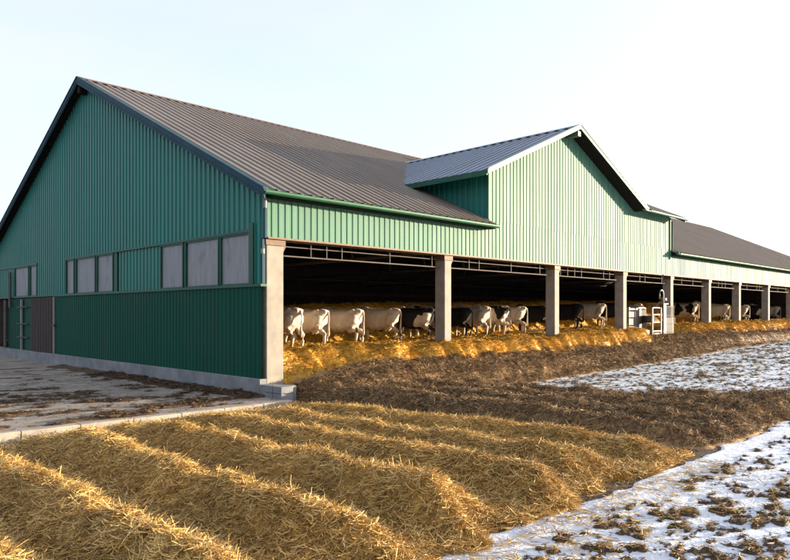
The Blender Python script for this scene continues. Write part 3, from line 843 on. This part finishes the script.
# ------------------------------------------------------------------ cows
def ring_loft(mb, rings, n=20):
    """rings: (x, zc, half width, half height up, half height down) closed loft along x"""
    vs = []
    for (x, zc, w, hu, hd) in rings:
        for k in range(n):
            t = 2 * math.pi * k / n
            c, s = math.cos(t), math.sin(t)
            e = .82
            cc = math.copysign(abs(c) ** e, c); ss = math.copysign(abs(s) ** e, s)
            vs.append((x, w * cc, zc + (hu if s > 0 else hd) * ss))
    fs = []
    m = len(rings)
    for i in range(m - 1):
        for k in range(n):
            fs.append((i*n+k, i*n+(k+1) % n, (i+1)*n+(k+1) % n, (i+1)*n+k))
    fs.append(tuple(range(n))[::-1]); fs.append(tuple((m-1)*n+k for k in range(n)))
    mb.add(vs, fs)
def ball(mb, c, r, n=10):
    rings = []
    cx, cy, cz = c; rx, ry, rz = r
    vs = [(cx - rx, cy, cz)]; fs = []
    m = 7
    for i in range(1, m):
        a = math.pi * i / m
        for k in range(n):
            t = 2 * math.pi * k / n
            vs.append((cx - rx * math.cos(a), cy + ry * math.sin(a) * math.cos(t), cz + rz * math.sin(a) * math.sin(t)))
    vs.append((cx + rx, cy, cz))
    for k in range(n): fs.append((0, 1 + (k + 1) % n, 1 + k))
    for i in range(m - 2):
        for k in range(n):
            fs.append((1 + i*n + k, 1 + i*n + (k+1) % n, 1 + (i+1)*n + (k+1) % n, 1 + (i+1)*n + k))
    last = len(vs) - 1; b0 = 1 + (m - 2) * n
    for k in range(n): fs.append((last, b0 + k, b0 + (k + 1) % n))
    mb.add(vs, fs)

def cow_mesh(pose, step=0.0):
    mb = MB()
    ring_loft(mb, [(-.05, 1.20, .07, .08, .10), (.02, 1.16, .17, .15, .22), (.12, 1.10, .245, .23, .33), (.28, 1.05, .275, .285, .42), (.48, 1.01, .30, .30, .44),
                   (.72, .97, .345, .34, .47), (.95, .97, .35, .345, .48), (1.18, 1.0, .31, .335, .45), (1.36, 1.03, .26, .33, .42), (1.52, 1.06, .18, .27, .33), (1.62, 1.06, .10, .17, .22)])
    ball(mb, (.26, .20, 1.25), (.11, .07, .07)); ball(mb, (.26, -.20, 1.25), (.11, .07, .07))     # hook bones
    ball(mb, (.0, .10, 1.22), (.07, .06, .07)); ball(mb, (.0, -.10, 1.22), (.07, .06, .07))          # pin bones
    ball(mb, (1.36, 0, 1.33), (.20, .07, .07))                                                      # withers
    ball(mb, (.40, 0, .60), (.17, .12, .11))                                                        # udder
    for sx in (-1, 1):
        st = step * sx
        y = .17 * sx
        mb.tube([(.20, .14 * sx, 1.08), (.24, y * 1.05, .88), (.33 + st * .4, y * 1.05, .72), (.17 + st * .7, y, .55), (.04 + st, y, .46), (.06 + st, y, .30), (.10 + st, y, .12), (.15 + st, y, .075), (.17 + st, y, 0)],
                [.18, .18, .145, .10, .068, .05, .05, .06, .065], 12)
        mb.tube([(1.38, .13 * sx, 1.02), (1.38, .155 * sx, .80), (1.35 - st * .4, .15 * sx, .62), (1.36 - st * .7, .145 * sx, .42), (1.36 - st, .145 * sx, .30), (1.36 - st, .145 * sx, .11), (1.40 - st, .145 * sx, .07), (1.41 - st, .145 * sx, 0)],
                [.15, .135, .09, .068, .05, .05, .058, .065], 12)
        mb.tube([(.34, .06 * sx, .52), (.34, .07 * sx, .45)], [.03, .022], 6)
        mb.tube([(.46, .06 * sx, .52), (.46, .07 * sx, .45)], [.03, .022], 6)
    # tail
    mb.tube([(-.02, 0, 1.27), (-.085, 0, 1.22), (-.115, .01, 1.05), (-.11, .02, .80), (-.10, .015, .62), (-.10, .01, .50), (-.10, 0, .38)], [.045, .038, .028, .026, .04, .05, .025], 8)
    # neck and head
    if pose == 'feed':
        N = [(1.42, 0, 1.12), (1.62, 0, 1.06), (1.82, 0, .93), (1.98, 0, .78)]; R = [.26, .21, .165, .13]
        H = [(1.90, 0, .88), (2.02, 0, .80), (2.13, 0, .66), (2.22, 0, .50), (2.27, 0, .40)]; HR = [.09, .135, .115, .085, .075]
        ear = (1.97, .0, .86)
    else:
        N = [(1.40, 0, 1.15), (1.62, 0, 1.24), (1.82, 0, 1.34), (1.95, 0, 1.40)]; R = [.27, .20, .15, .12]
        H = [(1.90, 0, 1.46), (2.02, 0, 1.46), (2.17, 0, 1.37), (2.32, 0, 1.25), (2.40, 0, 1.19)]; HR = [.08, .135, .115, .085, .075]
        ear = (1.97, .0, 1.47)
    mb.tube(N, R, 14); mb.tube(H, HR, 14)
    for sx in (-1, 1):
        ball(mb, (ear[0] - .02, .20 * sx, ear[2] + .01), (.035, .11, .055))
    me = bpy.data.meshes.new('cow_raw'); me.from_pydata(mb.v, [], mb.f)
    bm = bmesh.new(); bm.from_mesh(me); bmesh.ops.recalc_face_normals(bm, faces=bm.faces); bm.to_mesh(me); bm.free()
    o = bpy.data.objects.new('cow_raw', me); COL.objects.link(o)
    rm = o.modifiers.new('r', 'REMESH'); rm.mode = 'VOXEL'; rm.voxel_size = .022; rm.use_smooth_shade = True
    sm = o.modifiers.new('s', 'SMOOTH'); sm.factor = .5; sm.iterations = 9
    dg = bpy.context.evaluated_depsgraph_get()
    out = bpy.data.meshes.new_from_object(o.evaluated_get(dg))
    out.name = 'cow'
    bpy.data.objects.remove(o); bpy.data.meshes.remove(me)
    out.materials.clear()
    return out

def cow_mat(name, thr, off, white=(.66, .56, .45), black=(.012, .011, .011), scale=1.5):
    """black patches where noise exceeds thr; dark hooves, tail switch stays pale"""
    m, nt, b = new_mat(name)
    tc = nt.nodes.new('ShaderNodeTexCoord'); mp = nt.nodes.new('ShaderNodeMapping')
    mp.inputs['Location'].default_value = off; nt.links.new(tc.outputs['Object'], mp.inputs[0])
    f = noise(nt, mp.outputs[0], scale, 2, .4)
    tint = noise(nt, tc.outputs['Object'], 5, 4)
    w = ramp(nt, tint, [(.3, tuple(c * .82 for c in white)), (.7, white)])
    c = mix(nt, ramp(nt, f, [(thr, (0, 0, 0)), (thr + .012, (1, 1, 1))]), w, black)
    sp = nt.nodes.new('ShaderNodeSeparateXYZ'); nt.links.new(tc.outputs['Object'], sp.inputs[0])
    dn = noise(nt, mp.outputs[0], 4.0, 5, .7)
    dz = ramp(nt, sp.outputs['Z'], [(.35, (1, 1, 1)), (.95, (0, 0, 0))])
    dm = mix(nt, 1.0, ramp(nt, dn, [(.45, (0, 0, 0)), (.62, (.7, .7, .7))]), dz, 'MULTIPLY')
    c = mix(nt, dm, c, (.10, .065, .035))
    c = mix(nt, ramp(nt, sp.outputs['Z'], [(.05, (1, 1, 1)), (.08, (0, 0, 0))]), c, (.03, .025, .02))
    nt.links.new(c, b.inputs['Base Color']); b.inputs['Roughness'].default_value = .75
    b.inputs['Specular IOR Level'].default_value = .2
    bump(nt, b, noise(nt, tc.outputs['Object'], 40, 3), .2, .01)
    return m
CM = {'white': cow_mat('cow_white', .98, (0, 0, 0)), 'cream': cow_mat('cow_cream', .98, (0, 0, 0), (.58, .48, .37)),
      'black': cow_mat('cow_black', .05, (3, 1, 2)), 'blackw': cow_mat('cow_black_white', .42, (2.2, .7, 5.1)),
      'pied': cow_mat('cow_pied', .52, (7.3, 2.1, .4)), 'pied2': cow_mat('cow_pied2', .55, (1.1, 8.4, 3.3))}
POSES = {'feed': cow_mesh('feed', .05), 'feed2': cow_mesh('feed', -.10), 'up': cow_mesh('up', .07)}
def cow(px, y, rot, mat, pose, label, sc=1.0):
    x = x_at(px, y)
    me = POSES[pose]
    o = link('cow', me)
    if not me.materials: me.materials.append(CM['white'])
    o.material_slots[0].link = 'OBJECT'; o.material_slots[0].material = CM[mat]
    o.location = (x, y, float(floor_h(np.array([x]), np.array([y]))[0]) - .03)
    o.rotation_euler = (0, 0, math.radians(rot)); o.scale = (sc * random.uniform(.96, 1.04), sc * random.uniform(1.02, 1.16), sc)
    tag(o, label, 'cow', 'cows standing in a row in the open barn')
COWS = [
 (299, 5.6, 100, 'white', 'feed', 'white cow half hidden by the corner column, first of the row'),
 (326, 5.8, 113, 'white', 'feed2', 'white cow second in the row from the corner column'),
 (361, 5.7, 115, 'white', 'feed', 'big white cow third in the row, before the cream one'),
 (398, 5.7, 114, 'cream', 'feed2', 'pale cream-white cow standing just left of a black one'),
 (433, 5.5, 112, 'blackw', 'feed', 'mostly black cow with some white, just left of the second column'),
 (446, 6.1, 112, 'pied2', 'feed2', 'pied cow mostly hidden behind the second column'),
 (470, 5.8, 114, 'black', 'feed', 'black cow immediately right of the second column'),
 (488, 5.6, 98, 'white', 'feed2', 'white cow with rump turned to the yard, beside a black cow at its left'),
 (508, 5.6, 112, 'pied', 'feed', 'black and white pied cow mid-way between second and third columns'),
 (525, 5.6, 114, 'white', 'feed2', 'white cow between the pied cow and a black cow'),
 (549, 5.6, 114, 'black', 'feed', 'black cow partly hidden by the left side of the third column'),
 (581, 5.6, 116, 'black', 'feed2', 'black cow just right of the third column'),
 (604, 5.6, 116, 'white', 'feed', 'white cow between two black cows right of the third column'),
 (626, 5.6, 114, 'black', 'feed2', 'black cow partly behind the fourth column'),
 (641, 5.4, 100, 'cream', 'feed', 'pale cow between the fourth column and the white cattle crush'),
 (697, 4.6, 108, 'pied2', 'up', 'white cow with black patch just right of the cattle crush column'),
 (728, 4.2, 122, 'white', 'up', 'white cow showing its side and raised head, behind the sixth column'),
 (741, 5.0, 118, 'black', 'feed', 'dark cow in shade behind the seventh column'),
 (748, 4.4, 104, 'white', 'feed2', 'white cow whose rump shows right of the seventh column'),
 (765, 4.6, 124, 'blackw', 'feed', 'mostly black cow standing just left of the eighth column'),
 (779, 4.4, 106, 'white', 'up', 'white cow furthest right, just past the eighth column'),
]
for c in COWS: cow(*c, sc=random.uniform(1.12, 1.19))

# ------------------------------------------------------------------ cattle crush by the fifth column
cx, cy = x_at(656, .1), .1
cz = float(G(cx, 0)) + .52
cr_ = empty('cattle_crush', (cx, cy, cz))
tag(cr_, 'white metal cattle crush with rails, panels and a hooked pipe beside the fifth column', 'cattle crush')
def P(mb, name, mat, bevel=0, smooth=False): return mb.build(name, mat, cr_, bevel, smooth)
P(MB().box((-1.3, -.9, -.5), (2.6, .7, .0)), 'base_slab', M['concrete'], .02)
for (x, y) in ((-1.1, -.3), (-.15, -.3), (-1.1, .5), (-.15, .5)):
    P(MB().box((x - .035, y - .035, .003), (x + .035, y + .035, 1.7)), 'post', M['white_metal'], .01)
for z in (.55, .98, 1.35, 1.68):
    P(MB().box((-1.04, -.335, z - .03), (-.21, -.275, z + .03)), 'rail', M['white_metal'], .01)
    P(MB().box((-1.04, .465, z - .03), (-.21, .52, z + .03)), 'rail', M['white_metal'], .01)
P(MB().box((-1.03, -.36, .02), (-.22, -.30, .46)), 'kick_panel', M['white_metal'], .01)
P(MB().box((-1.04, .40, .5), (-.21, .44, 1.62)), 'back_panel', M['galv'], .01)
P(MB().box((-2.05, .38, .67), (-1.16, .44, 1.55)), 'side_panel', M['galv'], .01)
P(MB().box((-2.12, .36, .003), (-2.04, .46, 1.7)), 'post', M['white_metal'], .01)
P(MB().box((-2.03, .36, 1.57), (-1.14, .46, 1.65)), 'rail', M['white_metal'], .01)
P(MB().box((.50, -.27, .05), (1.40, -.24, 1.2)), 'sheet_panel', M['white_metal'], .005)
P(MB().box((.02, -.38, .003), (.30, -.32, 1.85)), 'gate_panel', M['white_metal'], .015)
P(MB().box((-.08, -.41, 1.86), (.50, .4, 1.90)).box((.02, -.35, 2.045), (.12, -.25, 2.2)).box((.30, -.35, 2.045), (.42, -.22, 2.17)), 'top_plate', M['white_metal'], .01)
pts = [(-.12, -.42, .6), (-.12, -.42, 2.3)] + [(-.12 - .22 + .22 * math.cos(t), -.42, 2.3 + .24 * math.sin(t)) for t in [math.pi * k / 8 for k in range(1, 9)]] + [(-.56, -.42, 2.1)]
P(MB().tube(pts, .035, 8), 'hooked_pipe', M['white_metal'], smooth=True)
mp_ = MB()
for k in range(9): mp_.tube([(.55 + k * .1, -.3, .1), (.55 + k * .1, -.3, 1.75)], .014, 5)
for z in (.1, .5, .9, 1.3, 1.75): mp_.tube([(.5, -.3, z), (1.42, -.3, z)], .018, 5)
P(mp_, 'mesh_gate', M['galv'])
P(MB().box((-2.1, -.25, .003), (-1.25, .35, .62)).box((-2.05, -.2, .622), (-1.3, .3, .66)), 'feed_bin', M['galv'], .02)
P(MB().tube([(-.6, .1, .95), (-.6, .1, 1.3)], [.28, .28], 14), 'drum', M['black'])
P(MB().tube([(.35, -.2, 2.0), (.35, -.2, 3.35)], .02, 6), 'cable', M['galv'])

# ------------------------------------------------------------------ light, sky, camera
SUN = Vector((1.75, -1.0, .225)).normalized()
elev = math.asin(SUN.z)
w = bpy.data.worlds.new('World'); scene.world = w; w.use_nodes = True
nt = w.node_tree
sky = nt.nodes.new('ShaderNodeTexSky'); sky.sky_type = 'NISHITA'; sky.sun_disc = False
sky.sun_elevation = elev; sky.sun_rotation = math.atan2(SUN.x, SUN.y)
sky.air_density = 0.7; sky.dust_density = 3.0; sky.ozone_density = 1.5; sky.altitude = 100
# thin high veil of cloud over the blue
v = coords(nt, (1.2, 1.2, 5.0), 'Generated')
f = noise(nt, v, 1.6, 7, .6)
veil = mix(nt, ramp(nt, f, [(.30, (.60,) * 3), (.72, (.90,) * 3)]), sky.outputs[0], (1.07, 1.09, 1.17))
nt.links.new(veil, nt.nodes['Background'].inputs[0])
nt.nodes['Background'].inputs[1].default_value = .15
sl = bpy.data.lights.new('sun', 'SUN'); sl.energy = 2.9; sl.angle = math.radians(.5); sl.color = (1, .83, .60)
so_ = bpy.data.objects.new('sun', sl); COL.objects.link(so_)
so_.rotation_euler = SUN.to_track_quat('Z', 'Y').to_euler(); so_.location = (20, -20, 20)

cam = bpy.data.cameras.new('camera'); co = bpy.data.objects.new('camera', cam); COL.objects.link(co)
co.location = (CAMX, CAMY, EYE); co.rotation_euler = (math.pi / 2, 0, -math.pi / 4)
cam.sensor_width = 36; cam.lens = F_PX / 790 * 36; cam.shift_y = (HZ - 280) / 790
cam.clip_end = 6000
scene.camera = co
scene.view_settings.view_transform = 'Standard'; scene.view_settings.look = 'None'
scene.view_settings.exposure = 2.6; scene.view_settings.gamma = 1
scene.view_settings.use_curve_mapping = False
scene.render.engine = 'CYCLES'
